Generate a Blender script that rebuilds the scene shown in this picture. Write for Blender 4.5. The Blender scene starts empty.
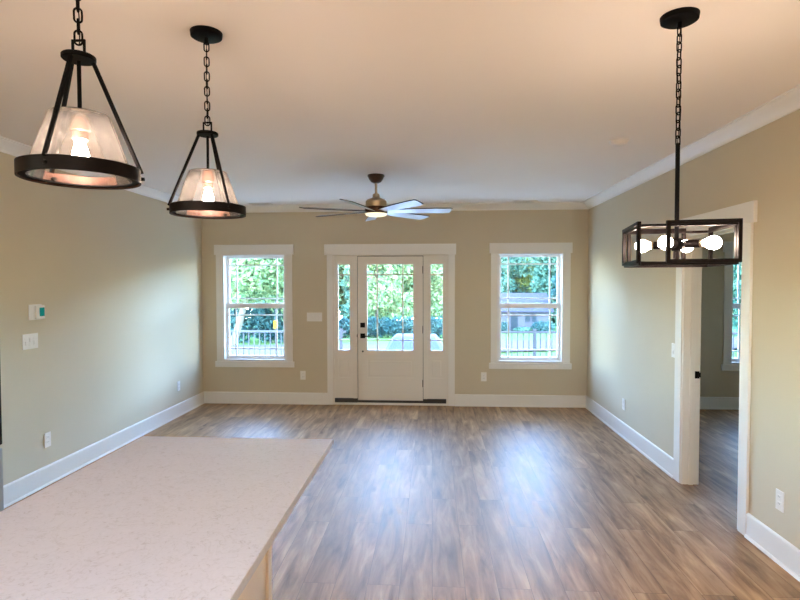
import bpy, math, random
import numpy as np
from mathutils import Matrix, Vector
random.seed(7)
S = bpy.context.scene
COL = S.collection
R = math.radians

# ---------------------------------------------------------------- camera
H = 2.74                     # ceiling height
XL, XR = -3.209, 2.076       # side walls (room faces)
YF = -10.4                   # wall behind the camera
cam_d = bpy.data.cameras.new('camera')
cam = bpy.data.objects.new('camera', cam_d)
COL.objects.link(cam)
cam_d.sensor_width = 36.0
cam_d.lens = 540.0 / 800.0 * 36.0
cam_d.clip_start = 0.02
cam_d.clip_end = 2000
yaw, pitch, roll = 0.0599, 0.0302, -0.0016
fw = Vector((-math.sin(yaw) * math.cos(pitch), math.cos(yaw) * math.cos(pitch), -math.sin(pitch)))
rt = Vector((math.cos(yaw), math.sin(yaw), 0))
up = rt.cross(fw)
r2 = math.cos(roll) * rt + math.sin(roll) * up
u2 = -math.sin(roll) * rt + math.cos(roll) * up
m = Matrix((r2, u2, -fw)).transposed().to_4x4()
m.translation = Vector((0, -7.3665, 1.6708))
cam.matrix_world = m
S.camera = cam

# ---------------------------------------------------------------- sky, sun, exposure
world = bpy.data.worlds.new('sky')
S.world = world
world.use_nodes = True
wn = world.node_tree
wn.nodes.clear()
w_out = wn.nodes.new('ShaderNodeOutputWorld')
w_bg = wn.nodes.new('ShaderNodeBackground')
w_sky = wn.nodes.new('ShaderNodeTexSky')
w_sky.sky_type = 'NISHITA'
w_sky.sun_disc = False
w_sky.sun_elevation = R(48)
w_sky.sun_rotation = R(200)
w_sky.air_density = 1.0
w_sky.dust_density = 0.25
w_sky.ozone_density = 3.4
w_bg.inputs['Strength'].default_value = 8.0
wn.links.new(w_sky.outputs[0], w_bg.inputs[0])
wn.links.new(w_bg.outputs[0], w_out.inputs[0])

sun_d = bpy.data.lights.new('sun', 'SUN')
sun = bpy.data.objects.new('sun', sun_d)
COL.objects.link(sun)
sun_d.energy = 5.0
sun_d.angle = R(1)
sun_d.color = (1.0, 0.96, 0.88)
sun.location = (-10, -40, 40)
sun.rotation_euler = Vector((0.72, -0.16, 0.78)).to_track_quat('Z', 'Y').to_euler()

BULB = 64.0         # radiance of the chandelier bulbs
PEND = 175.0        # radiance of the pendant bulbs
FILL_CAN = 20.0          # watts of each added, unseen recessed fill light
S.view_settings.view_transform = 'Standard'
S.view_settings.look = 'None'
S.view_settings.gamma = 1
S.view_settings.use_curve_mapping = False
S.view_settings.exposure = 0.92
S.cycles.max_bounces = 10
S.cycles.diffuse_bounces = 6
S.cycles.glossy_bounces = 4
S.cycles.transparent_max_bounces = 24
S.cycles.sample_clamp_indirect = 6.0
S.cycles.caustics_reflective = False
S.cycles.caustics_refractive = False


# ---------------------------------------------------------------- materials
def new_mat(name):
    mt = bpy.data.materials.new(name)
    mt.use_nodes = True
    return mt, mt.node_tree, mt.node_tree.nodes['Principled BSDF']


def N(nt, kind, **kw):
    n = nt.nodes.new(kind)
    for k, v in kw.items():
        setattr(n, k, v)
    return n


def plain(name, col, rough=0.5, metal=0.0, var=0.04, scale=8.0, bump=0.0, spec=0.5):
    """painted / moulded surface with a faint procedural variation"""
    mt, nt, b = new_mat(name)
    tc = N(nt, 'ShaderNodeTexCoord')
    nz = N(nt, 'ShaderNodeTexNoise')
    nz.inputs['Scale'].default_value = scale
    nz.inputs['Detail'].default_value = 4
    nt.links.new(tc.outputs['Object'], nz.inputs['Vector'])
    mr = N(nt, 'ShaderNodeMapRange')
    mr.inputs['To Min'].default_value = 1 - var
    mr.inputs['To Max'].default_value = 1 + var
    nt.links.new(nz.outputs['Fac'], mr.inputs['Value'])
    vm = N(nt, 'ShaderNodeVectorMath', operation='SCALE')
    vm.inputs[0].default_value = col[:3]
    nt.links.new(mr.outputs[0], vm.inputs['Scale'])
    nt.links.new(vm.outputs[0], b.inputs['Base Color'])
    b.inputs['Roughness'].default_value = rough
    b.inputs['Metallic'].default_value = metal
    b.inputs['Specular IOR Level'].default_value = spec
    if bump > 0:
        n2 = N(nt, 'ShaderNodeTexNoise')
        n2.inputs['Scale'].default_value = 160
        nt.links.new(tc.outputs['Object'], n2.inputs['Vector'])
        bp = N(nt, 'ShaderNodeBump')
        bp.inputs['Strength'].default_value = bump
        bp.inputs['Distance'].default_value = 0.002
        nt.links.new(n2.outputs['Fac'], bp.inputs['Height'])
        nt.links.new(bp.outputs[0], b.inputs['Normal'])
    return mt


def emit(name, col, strength):
    mt = bpy.data.materials.new(name)
    mt.use_nodes = True
    nt = mt.node_tree
    nt.nodes.clear()
    o = N(nt, 'ShaderNodeOutputMaterial')
    e = N(nt, 'ShaderNodeEmission')
    e.inputs[0].default_value = (*col, 1)
    e.inputs[1].default_value = strength
    nt.links.new(e.outputs[0], o.inputs[0])
    return mt


def glass(name, tint=(1, 1, 1), ior=1.5, mixmax=1.0, seeds=0.0, rough=0.02):
    """thin clear glass: lets light straight through, mirrors by angle"""
    mt = bpy.data.materials.new(name)
    mt.use_nodes = True
    nt = mt.node_tree
    nt.nodes.clear()
    o = N(nt, 'ShaderNodeOutputMaterial')
    t = N(nt, 'ShaderNodeBsdfTransparent')
    t.inputs[0].default_value = (*tint, 1)
    g = N(nt, 'ShaderNodeBsdfGlossy')
    g.inputs['Roughness'].default_value = rough
    fr = N(nt, 'ShaderNodeFresnel')
    fr.inputs['IOR'].default_value = ior
    mul = N(nt, 'ShaderNodeMath', operation='MULTIPLY')
    mul.inputs[1].default_value = mixmax
    nt.links.new(fr.outputs[0], mul.inputs[0])
    mx = N(nt, 'ShaderNodeMixShader')
    nt.links.new(mul.outputs[0], mx.inputs[0])
    nt.links.new(t.outputs[0], mx.inputs[1])
    nt.links.new(g.outputs[0], mx.inputs[2])
    last = mx
    if seeds > 0:        # tiny bubbles in the glass
        tc = N(nt, 'ShaderNodeTexCoord')
        v = N(nt, 'ShaderNodeTexNoise')
        v.inputs['Scale'].default_value = 70
        v.inputs['Detail'].default_value = 3
        nt.links.new(tc.outputs['Object'], v.inputs['Vector'])
        mr = N(nt, 'ShaderNodeMapRange')
        mr.inputs['From Min'].default_value = 0.45
        mr.inputs['From Max'].default_value = 0.75
        mr.inputs['To Min'].default_value = seeds * 0.5
        mr.inputs['To Max'].default_value = seeds * 2.5
        nt.links.new(v.outputs['Fac'], mr.inputs['Value'])
        d = N(nt, 'ShaderNodeBsdfTranslucent')
        d.inputs[0].default_value = (0.95, 0.93, 0.9, 1)
        m2 = N(nt, 'ShaderNodeMixShader')
        nt.links.new(mr.outputs[0], m2.inputs[0])
        nt.links.new(mx.outputs[0], m2.inputs[1])
        nt.links.new(d.outputs[0], m2.inputs[2])
        last = m2
    nt.links.new(last.outputs[0], o.inputs[0])
    return mt


def wood_floor():
    mt, nt, b = new_mat('plank_floor')
    tc = N(nt, 'ShaderNodeTexCoord')
    mp = N(nt, 'ShaderNodeMapping')
    mp.inputs['Rotation'].default_value = (0, 0, R(90))
    nt.links.new(tc.outputs['Object'], mp.inputs['Vector'])
    br = N(nt, 'ShaderNodeTexBrick')
    br.offset = 0.37
    br.inputs['Color1'].default_value = (0, 0, 0, 1)
    br.inputs['Color2'].default_value = (1, 1, 1, 1)
    br.inputs['Mortar'].default_value = (0.5, 0.5, 0.5, 1)
    br.inputs['Scale'].default_value = 1.0
    br.inputs['Mortar Size'].default_value = 0.0012
    br.inputs['Mortar Smooth'].default_value = 0.1
    br.inputs['Brick Width'].default_value = 1.22
    br.inputs['Row Height'].default_value = 0.18
    nt.links.new(mp.outputs[0], br.inputs['Vector'])
    # grain: noise stretched along the planks, shifted per plank
    sh = N(nt, 'ShaderNodeVectorMath', operation='MULTIPLY_ADD')
    sh.inputs[1].default_value = (9, 9, 9)
    nt.links.new(br.outputs['Color'], sh.inputs[0])
    nt.links.new(mp.outputs[0], sh.inputs[2])
    m2 = N(nt, 'ShaderNodeMapping')
    m2.inputs['Scale'].default_value = (1.2, 9, 1)
    nt.links.new(sh.outputs[0], m2.inputs['Vector'])
    g = N(nt, 'ShaderNodeTexNoise')
    g.inputs['Scale'].default_value = 1.6
    g.inputs['Detail'].default_value = 8
    g.inputs['Roughness'].default_value = 0.62
    g.inputs['Distortion'].default_value = 0.6
    nt.links.new(m2.outputs[0], g.inputs['Vector'])
    m3 = N(nt, 'ShaderNodeMapping')
    m3.inputs['Scale'].default_value = (2.2, 6, 1)
    nt.links.new(sh.outputs[0], m3.inputs['Vector'])
    g2 = N(nt, 'ShaderNodeTexNoise')
    g2.inputs['Scale'].default_value = 1.2
    g2.inputs['Detail'].default_value = 3
    nt.links.new(m3.outputs[0], g2.inputs['Vector'])
    ramp = N(nt, 'ShaderNodeValToRGB')
    el = ramp.color_ramp.elements
    el[0].position = 0.30
    el[0].color = (0.155, 0.086, 0.036, 1)
    el[1].position = 0.72
    el[1].color = (0.53, 0.35, 0.19, 1)
    e = el.new(0.5)
    e.color = (0.350, 0.205, 0.105, 1)
    nt.links.new(g.outputs['Fac'], ramp.inputs[0])
    # per plank tone
    tone = N(nt, 'ShaderNodeMapRange')
    tone.inputs['To Min'].default_value = 0.86
    tone.inputs['To Max'].default_value = 1.12
    nt.links.new(br.outputs['Color'], tone.inputs['Value'])
    patch = N(nt, 'ShaderNodeMapRange')
    patch.inputs['From Min'].default_value = 0.3
    patch.inputs['From Max'].default_value = 0.7
    patch.inputs['To Min'].default_value = 0.82
    patch.inputs['To Max'].default_value = 1.18
    nt.links.new(g2.outputs['Fac'], patch.inputs['Value'])
    mu = N(nt, 'ShaderNodeMath', operation='MULTIPLY')
    nt.links.new(tone.outputs[0], mu.inputs[0])
    nt.links.new(patch.outputs[0], mu.inputs[1])
    sc = N(nt, 'ShaderNodeVectorMath', operation='SCALE')
    nt.links.new(ramp.outputs[0], sc.inputs[0])
    nt.links.new(mu.outputs[0], sc.inputs['Scale'])
    # small dark knots
    mk = N(nt, 'ShaderNodeMapping')
    mk.inputs['Scale'].default_value = (1.1, 3.4, 1)
    nt.links.new(sh.outputs[0], mk.inputs['Vector'])
    vk = N(nt, 'ShaderNodeTexVoronoi')
    vk.inputs['Scale'].default_value = 1.5
    nt.links.new(mk.outputs[0], vk.inputs['Vector'])
    kr = N(nt, 'ShaderNodeMapRange')
    kr.inputs['From Min'].default_value = 0.03
    kr.inputs['From Max'].default_value = 0.13
    kr.inputs['To Min'].default_value = 0.55
    kr.inputs['To Max'].default_value = 1.0
    nt.links.new(vk.outputs['Distance'], kr.inputs['Value'])
    mu2 = N(nt, 'ShaderNodeMath', operation='MULTIPLY')
    nt.links.new(mu.outputs[0], mu2.inputs[0])
    nt.links.new(kr.outputs[0], mu2.inputs[1])
    nt.links.new(mu2.outputs[0], sc.inputs['Scale'])
    seam = N(nt, 'ShaderNodeMix', data_type='RGBA')
    seam.inputs[7].default_value = (0.13, 0.078, 0.042, 1)
    nt.links.new(br.outputs['Fac'], seam.inputs[0])
    nt.links.new(sc.outputs[0], seam.inputs[6])
    nt.links.new(seam.outputs[2], b.inputs['Base Color'])
    rr = N(nt, 'ShaderNodeMapRange')
    rr.inputs['To Min'].default_value = 0.42
    rr.inputs['To Max'].default_value = 0.58
    nt.links.new(g.outputs['Fac'], rr.inputs['Value'])
    nt.links.new(rr.outputs[0], b.inputs['Roughness'])
    b.inputs['Specular IOR Level'].default_value = 0.18
    bp = N(nt, 'ShaderNodeBump')
    bp.inputs['Strength'].default_value = 0.12
    bp.inputs['Distance'].default_value = 0.002
    nt.links.new(g.outputs['Fac'], bp.inputs['Height'])
    nt.links.new(bp.outputs[0], b.inputs['Normal'])
    return mt


def quartz():
    mt, nt, b = new_mat('speckled_quartz')
    tc = N(nt, 'ShaderNodeTexCoord')
    n1 = N(nt, 'ShaderNodeTexNoise')
    n1.inputs['Scale'].default_value = 48
    n1.inputs['Detail'].default_value = 8
    n1.inputs['Roughness'].default_value = 0.7
    n1.inputs['Distortion'].default_value = 1.4
    nt.links.new(tc.outputs['Object'], n1.inputs['Vector'])
    ra = N(nt, 'ShaderNodeValToRGB')
    el = ra.color_ramp.elements
    el[0].position = 0.34
    el[0].color = (0.36, 0.36, 0.40, 1)
    el[1].position = 0.44
    el[1].color = (0.475, 0.485, 0.555, 1)
    e = el.new(0.7)
    e.color = (0.51, 0.52, 0.59, 1)
    nt.links.new(n1.outputs['Fac'], ra.inputs[0])
    n2 = N(nt, 'ShaderNodeTexNoise')
    n2.inputs['Scale'].default_value = 5
    n2.inputs['Detail'].default_value = 9
    n2.inputs['Distortion'].default_value = 2.2
    nt.links.new(tc.outputs['Object'], n2.inputs['Vector'])
    vr = N(nt, 'ShaderNodeValToRGB')
    ve = vr.color_ramp.elements
    ve[0].position = 0.487
    ve[0].color = (0, 0, 0, 1)
    ve[1].position = 0.513
    ve[1].color = (0, 0, 0, 1)
    q = ve.new(0.5)
    q.color = (0.4, 0.4, 0.4, 1)
    nt.links.new(n2.outputs['Fac'], vr.inputs[0])
    mx = N(nt, 'ShaderNodeMix', data_type='RGBA')
    mx.inputs[7].default_value = (0.36, 0.36, 0.40, 1)
    nt.links.new(vr.outputs[0], mx.inputs[0])
    nt.links.new(ra.outputs[0], mx.inputs[6])
    nt.links.new(mx.outputs[2], b.inputs['Base Color'])
    b.inputs['Roughness'].default_value = 0.42
    return mt


def leaf_mat(name, dark, light, transl=0.35):
    mt = bpy.data.materials.new(name)
    mt.use_nodes = True
    nt = mt.node_tree
    nt.nodes.clear()
    o = N(nt, 'ShaderNodeOutputMaterial')
    tc = N(nt, 'ShaderNodeTexCoord')
    nz = N(nt, 'ShaderNodeTexNoise')
    nz.inputs['Scale'].default_value = 1.1
    nz.inputs['Detail'].default_value = 6
    nt.links.new(tc.outputs['Object'], nz.inputs['Vector'])
    ra = N(nt, 'ShaderNodeValToRGB')
    ra.color_ramp.elements[0].position = 0.35
    ra.color_ramp.elements[0].color = (*dark, 1)
    ra.color_ramp.elements[1].position = 0.68
    ra.color_ramp.elements[1].color = (*light, 1)
    nt.links.new(nz.outputs['Fac'], ra.inputs[0])
    d = N(nt, 'ShaderNodeBsdfDiffuse')
    t = N(nt, 'ShaderNodeBsdfTranslucent')
    nt.links.new(ra.outputs[0], d.inputs[0])
    nt.links.new(ra.outputs[0], t.inputs[0])
    mx = N(nt, 'ShaderNodeMixShader')
    mx.inputs[0].default_value = transl
    nt.links.new(d.outputs[0], mx.inputs[1])
    nt.links.new(t.outputs[0], mx.inputs[2])
    nt.links.new(mx.outputs[0], o.inputs[0])
    return mt


M = {}
M['wall'] = plain('greige_wall_paint', (0.60, 0.525, 0.385), 0.75, var=0.02, scale=3, bump=0.08, spec=0.3)
M['ceiling'] = plain('ceiling_paint', (0.915, 0.87, 0.825), 0.85, var=0.015, scale=2, bump=0.05, spec=0.2)
M['trim'] = plain('white_trim_paint', (0.80, 0.78, 0.73), 0.38, var=0.01)
M['crown'] = plain('white_crown_paint', (0.90, 0.89, 0.86), 0.4, var=0.01)
M['door'] = plain('white_door_paint', (0.78, 0.74, 0.67), 0.42, var=0.01)
M['vinyl'] = plain('white_vinyl', (0.82, 0.81, 0.78), 0.4, var=0.01)
M['plate'] = plain('white_plastic', (0.82, 0.80, 0.76), 0.35, var=0.01)
M['slot'] = plain('dark_slot', (0.03, 0.03, 0.03), 0.6)
M['black'] = plain('matte_black_metal', (0.003, 0.003, 0.0035), 0.5, metal=0.0, var=0.1, spec=0.06)
M['bronze'] = plain('oil_rubbed_bronze', (0.006, 0.004, 0.004), 0.45, metal=0.2, var=0.15, spec=0.10)
M['copper'] = plain('brushed_copper', (0.62, 0.33, 0.25), 0.38, metal=0.75, var=0.08)
M['lining'] = plain('brown_copper_lining', (0.085, 0.040, 0.031), 0.45, metal=0.4, var=0.08)
M['nickel'] = plain('warm_brushed_nickel', (0.56, 0.44, 0.30), 0.3, metal=0.9, var=0.05)
M['darkwood'] = plain('dark_bronze_cap', (0.10, 0.055, 0.035), 0.3, metal=0.6)
M['blade'] = plain('silver_fan_blade', (0.52, 0.53, 0.55), 0.32, metal=0.35, var=0.03)
M['floor'] = wood_floor()
M['quartz'] = quartz()
M['island'] = plain('island_paint', (0.70, 0.60, 0.50), 0.5, var=0.01)
M['pane'] = glass('window_glass', (0.97, 0.99, 0.98), 1.5, 0.6)
M['shade'] = glass('seeded_glass', (0.97, 0.95, 0.93), 1.5, 1.0, seeds=0.018, rough=0.03)
M['steel'] = plain('stainless_steel', (0.42, 0.42, 0.41), 0.32, metal=0.9, var=0.05)
M['gloss_black'] = plain('gloss_black', (0.01, 0.01, 0.011), 0.2)
M['bulb'] = emit('warm_bulb', (1.0, 0.755, 0.60), BULB)
M['pendant_bulb'] = emit('warm_pendant_bulb', (1.0, 0.755, 0.60), PEND)
M['fanlight'] = emit('fan_lens', (1.0, 0.86, 0.55), 0.85)
M['screen'] = emit('thermostat_screen', (0.02, 0.33, 0.28), 0.28)
M['grass'] = plain('lawn_grass', (0.040, 0.075, 0.022), 0.9, var=0.22, scale=0.6, spec=0.0)
M['road'] = plain('pale_concrete', (0.046, 0.043, 0.048), 0.85, var=0.05, scale=1.5, spec=0.0)
M['porch'] = plain('porch_boards', (0.62, 0.60, 0.56), 0.7, var=0.06, spec=0.0)
M['rail'] = plain('grey_porch_rail', (0.036, 0.037, 0.040), 0.6, spec=0.0)
M['bark'] = plain('pale_bark', (0.075, 0.068, 0.05), 0.9, var=0.25, scale=5, spec=0.0)
M['darkbark'] = plain('brown_bark', (0.05, 0.04, 0.03), 0.9, var=0.25, scale=5, spec=0.0)
M['leaf_light'] = leaf_mat('light_leaves', (0.050, 0.110, 0.050), (0.185, 0.225, 0.100))
M['leaf_teal'] = leaf_mat('blue_green_leaves', (0.014, 0.052, 0.040), (0.085, 0.15, 0.100))
M['leaf_dark'] = leaf_mat('dark_leaves', (0.010, 0.034, 0.036), (0.038, 0.080, 0.070), 0.25)
M['leaf_yellow'] = leaf_mat('yellow_green_leaves', (0.08, 0.12, 0.03), (0.20, 0.22, 0.07))
M['roof'] = plain('grey_shingles', (0.022, 0.023, 0.032), 0.9, var=0.12, scale=3, spec=0.0)
M['siding'] = plain('pale_siding', (0.034, 0.035, 0.040), 0.8, var=0.03, spec=0.0)
M['darkpane'] = plain('dark_house_pane', (0.004, 0.009, 0.012), 0.5, spec=0.1)
M['carpaint'] = plain('silver_blue_car_paint', (0.010, 0.015, 0.034), 0.6, metal=0.0, spec=0.12)
M['carglass'] = plain('dark_car_glass', (0.008, 0.012, 0.02), 0.35, spec=0.2)
M['tyre'] = plain('tyre_rubber', (0.02, 0.02, 0.02), 0.8)
M['yellow'] = plain('yellow_marker', (0.30, 0.15, 0.01), 0.6, spec=0.0)
M['red'] = plain('red_lens', (0.5, 0.03, 0.03), 0.3)


# ---------------------------------------------------------------- mesh builder (world coordinates in, parts placed under their thing)
def world_loc(o):
    v = Vector((0, 0, 0))
    while o is not None:
        v += o.location
        o = o.parent
    return v


class MB:
    def __init__(self):
        self.v = []
        self.f = []

    def add(self, vs, fs):
        n = len(self.v)
        self.v += [tuple(p) for p in vs]
        self.f += [tuple(i + n for i in f) for f in fs]
        return self

    def box(self, x0, x1, y0, y1, z0, z1):
        x0, x1 = sorted((x0, x1)); y0, y1 = sorted((y0, y1)); z0, z1 = sorted((z0, z1))
        vs = [(x, y, z) for x in (x0, x1) for y in (y0, y1) for z in (z0, z1)]
        return self.add(vs, [(0, 1, 3, 2), (4, 6, 7, 5), (0, 4, 5, 1), (2, 3, 7, 6), (0, 2, 6, 4), (1, 5, 7, 3)])

    def obox(self, c, ax, ay, az, hx, hy, hz):
        """oriented box: centre, unit axes, half sizes"""
        c, ax, ay, az = Vector(c), Vector(ax), Vector(ay), Vector(az)
        vs = [c + ax * (sx * hx) + ay * (sy * hy) + az * (sz * hz) for sx in (-1, 1) for sy in (-1, 1) for sz in (-1, 1)]
        return self.add(vs, [(0, 1, 3, 2), (4, 6, 7, 5), (0, 4, 5, 1), (2, 3, 7, 6), (0, 2, 6, 4), (1, 5, 7, 3)])

    def bar(self, a, b, w, h=None):
        a, b = Vector(a), Vector(b)
        d = (b - a)
        L = d.length
        d.normalize()
        u = Vector((0, 0, 1)) if abs(d.z) < 0.9 else Vector((1, 0, 0))
        s = d.cross(u).normalized()
        t = s.cross(d)
        return self.obox((a + b) / 2, d, s, t, L / 2, w / 2, (h or w) / 2)

    def tube(self, pts, r, n=12, closed=False, caps=True):
        pts = [Vector(p) for p in pts]
        rs = r if isinstance(r, (list, tuple)) else [r] * len(pts)
        k = len(pts)
        rings = []
        nrm = None
        for i, p in enumerate(pts):
            if closed:
                d = pts[(i + 1) % k] - pts[i - 1]
            else:
                d = pts[min(i + 1, k - 1)] - pts[max(i - 1, 0)]
            d.normalize()
            if nrm is None:
                u = Vector((0, 0, 1)) if abs(d.z) < 0.9 else Vector((1, 0, 0))
                nrm = d.cross(u).normalized()
            nrm = (nrm - d * nrm.dot(d)).normalized()
            bn = d.cross(nrm)
            rings.append([p + (nrm * math.cos(2 * math.pi * j / n) + bn * math.sin(2 * math.pi * j / n)) * rs[i] for j in range(n)])
        vs = [q for ring in rings for q in ring]
        fs = []
        for i in range(k if closed else k - 1):
            a, b2 = i * n, ((i + 1) % k) * n
            for j in range(n):
                fs.append((a + j, a + (j + 1) % n, b2 + (j + 1) % n, b2 + j))
        if caps and not closed:
            fs.append(tuple(range(n))[::-1])
            fs.append(tuple((k - 1) * n + j for j in range(n)))
        return self.add(vs, fs)

    def lathe(self, prof, c, n=40, closed=False, axis=None):
        """prof: (radius, height) pairs revolved about a vertical (or given) axis through c"""
        c = Vector(c)
        q = Vector((0, 0, 1)).rotation_difference(Vector(axis)) if axis is not None else None
        vs, fs = [], []
        for r_, z in prof:
            for j in range(n):
                a = 2 * math.pi * j / n
                p = Vector((r_ * math.cos(a), r_ * math.sin(a), z))
                if q is not None:
                    p = q @ p
                vs.append(c + p)
        k = len(prof)
        for i in range(k if closed else k - 1):
            a, b2 = i * n, ((i + 1) % k) * n
            for j in range(n):
                fs.append((a + j, a + (j + 1) % n, b2 + (j + 1) % n, b2 + j))
        if not closed:
            if prof[0][0] > 1e-5:
                fs.append(tuple(range(n))[::-1])
            if prof[-1][0] > 1e-5:
                fs.append(tuple((k - 1) * n + j for j in range(n)))
        return self.add(vs, fs)

    def prism(self, poly, ext):
        """poly: list of 3-D points, ext: extrusion vector"""
        n = len(poly)
        e = Vector(ext)
        vs = [Vector(p) for p in poly] + [Vector(p) + e for p in poly]
        fs = [tuple(range(n))[::-1], tuple(range(n, 2 * n))]
        fs += [(i, (i + 1) % n, n + (i + 1) % n, n + i) for i in range(n)]
        return self.add(vs, fs)

    def build(self, name, mat, parent=None, bevel=0.0, smooth=False, origin=None, seg=2):
        v = np.array(self.v, float)
        lo, hi = v.min(0), v.max(0)
        if origin is None:
            origin = ((lo[0] + hi[0]) / 2, (lo[1] + hi[1]) / 2, lo[2] if parent is None else (lo[2] + hi[2]) / 2)
        o0 = Vector(origin)
        me = bpy.data.meshes.new(name)
        me.from_pydata([tuple(p) for p in (v - np.array(o0))], [], self.f)
        me.validate()
        bmx = __import__('bmesh').new()
        bmx.from_mesh(me)
        if len(self.f) < 20000:
            __import__('bmesh').ops.recalc_face_normals(bmx, faces=bmx.faces)
        bmx.to_mesh(me)
        bmx.free()
        if smooth:
            me.shade_smooth()
            try:
                me.set_sharp_from_angle(angle=R(38))
            except Exception:
                pass
        me.materials.append(mat)
        o = bpy.data.objects.new(name, me)
        COL.objects.link(o)
        if parent is not None:
            o.parent = parent
            o.location = o0 - world_loc(parent)
        else:
            o.location = o0
        if bevel > 0:
            md = o.modifiers.new('bevel', 'BEVEL')
            md.width = bevel
            md.segments = seg
            md.limit_method = 'ANGLE'
            md.harden_normals = False
        return o


def thing(name, label, cat, loc, group=None):
    o = bpy.data.objects.new(name, None)
    o.empty_display_size = 0.1
    COL.objects.link(o)
    o.location = loc
    o['label'] = label
    o['category'] = cat
    if group:
        o['group'] = group
    return o


def tag(o, label, cat, group=None, kind=None):
    o['label'] = label
    o['category'] = cat
    if group:
        o['group'] = group
    if kind:
        o['kind'] = kind
    return o


def struct(o, label=None, cat=None):
    o['kind'] = 'structure'
    if label:
        o['label'] = label
    if cat:
        o['category'] = cat
    return o


def struct_root(name, loc, label, cat):
    o = thing(name, label, cat, loc)
    o['kind'] = 'structure'
    return o


# ================================================================ THE SETTING
WT = 0.14                     # exterior wall thickness
WIN1 = (-2.917, -2.020, 0.597, 2.075)
WIN2 = (0.877, 1.757, 0.600, 2.078)
WIN3 = (3.925, 4.805, 0.600, 2.078)
DOOR = (-1.370, 0.212, 0.0, 2.062)
OY0, OY1, OZ = -3.632, -2.775, 2.062   # opening in the right wall
RX = 6.2                      # far wall of the side room
RY = -4.9                     # front wall of the side room

# floor and ceiling
struct(MB().box(XL - 0.14, RX + 0.14, YF - 0.14, 0.14, -0.20, 0.0).build('floor', M['floor'], origin=(0, 0, 0)),
       'wide brown oak-look plank floor running towards the front door', 'floor')
struct(MB().box(XL - 0.14, RX + 0.14, YF - 0.14, 0.14, H, H + 0.25).build('ceiling', M['ceiling'], origin=(0, 0, H)),
       'smooth pale ceiling over the open living room', 'ceiling')

# back wall with its four openings
b = MB()
cuts = [WIN1, DOOR, WIN2, WIN3]
x = XL - 0.14
for c0, c1, z0, z1 in cuts:
    b.box(x, c0, 0, WT, 0, H)
    b.box(c0, c1, 0, WT, z1, H)
    if z0 > 0:
        b.box(c0, c1, 0, WT, 0, z0)
    x = c1
b.box(x, RX + 0.14, 0, WT, 0, H)
struct(b.build('wall_back', M['wall']), 'greige wall holding the front door between two windows', 'wall')
KW = (-9.4, -7.6, 1.10, 2.15)      # unseen kitchen window, added in the left wall for daylight fill
b = MB()
b.box(XL - 0.14, XL, YF, KW[0], 0, H)
b.box(XL - 0.14, XL, KW[1], 0, 0, H)
b.box(XL - 0.14, XL, KW[0], KW[1], 0, KW[2])
b.box(XL - 0.14, XL, KW[0], KW[1], KW[3], H)
struct(b.build('wall_left', M['wall']), 'greige wall on the left with thermostat and switches', 'wall')
b = MB()
b.box(XR, XR + 0.12, YF, OY0, 0, H)
b.box(XR, XR + 0.12, OY0, OY1, OZ, H)
b.box(XR, XR + 0.12, OY1, 0, 0, H)
struct(b.build('wall_right', M['wall']), 'greige wall on the right with a cased doorway', 'wall')

struct(MB().box(XL - 0.14, RX + 0.14, YF - 0.14, YF, 0, H).build('wall_front', M['wall']), 'greige wall behind the kitchen', 'wall')
SW = (-2.9, -2.35, 1.35, 2.05)     # unseen second window, added to brighten the side room
b = MB()
b.box(RX, RX + 0.14, YF, SW[0], 0, H)
b.box(RX, RX + 0.14, SW[1], 0, 0, H)
b.box(RX, RX + 0.14, SW[0], SW[1], 0, SW[2])
b.box(RX, RX + 0.14, SW[0], SW[1], SW[3], H)
struct(b.build('wall_far_right', M['wall']), 'outer greige wall of the side room', 'wall')
struct(MB().box(XR + 0.12, RX, RY - 0.12, RY, 0, H).build('wall_side_room_front', M['wall']), 'greige wall closing the side room', 'wall')


def run(prof, A, B, nrm, m0=1, m1=1):
    """moulding: prof = (distance from wall, z); A->B along the wall, nrm into the room; m0/m1 mitre each end (-1 outside, 0 square)"""
    A, B, nrm = Vector(A), Vector(B), Vector(nrm)
    d = (B - A).normalized()
    k = len(prof)
    vs = [A + nrm * p + d * (p * m0) + Vector((0, 0, z)) for p, z in prof]
    vs += [B + nrm * p - d * (p * m1) + Vector((0, 0, z)) for p, z in prof]
    fs = [tuple(range(k))[::-1], tuple(range(k, 2 * k))]
    fs += [(i, (i + 1) % k, k + (i + 1) % k, k + i) for i in range(k)]
    return vs, fs


crown = [(0, H), (0, H - 0.084), (0.010, H - 0.084), (0.013, H - 0.072), (0.022, H - 0.062), (0.040, H - 0.046),
         (0.062, H - 0.030), (0.082, H - 0.021), (0.090, H - 0.012), (0.102, H - 0.010), (0.102, H)]
base = [(0, 0), (0.026, 0), (0.026, 0.008), (0.022, 0.016), (0.015, 0.019), (0.015, 0.150), (0.012, 0.158), (0.006, 0.162), (0, 0.162)]
o = MB().add(*run(crown, (XL, 0, 0), (XR, 0, 0), (0, -1, 0))).build('trim_1', M['crown'], smooth=True)
struct(o, 'white crown moulding above the front door wall', 'moulding')
o = MB().add(*run(crown, (XL, YF, 0), (XL, 0, 0), (1, 0, 0))).build('trim_2', M['crown'], smooth=True)
struct(o, 'white crown moulding along the left wall', 'moulding')
o = MB().add(*run(crown, (XR, YF, 0), (XR, 0, 0), (-1, 0, 0))).build('trim_3', M['crown'], smooth=True)
struct(o, 'white crown moulding along the right wall', 'moulding')
o = MB().add(*run(crown, (XL, YF, 0), (XR, YF, 0), (0, 1, 0))).build('trim_4', M['crown'], smooth=True)
struct(o, 'white crown moulding behind the kitchen', 'moulding')

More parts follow.
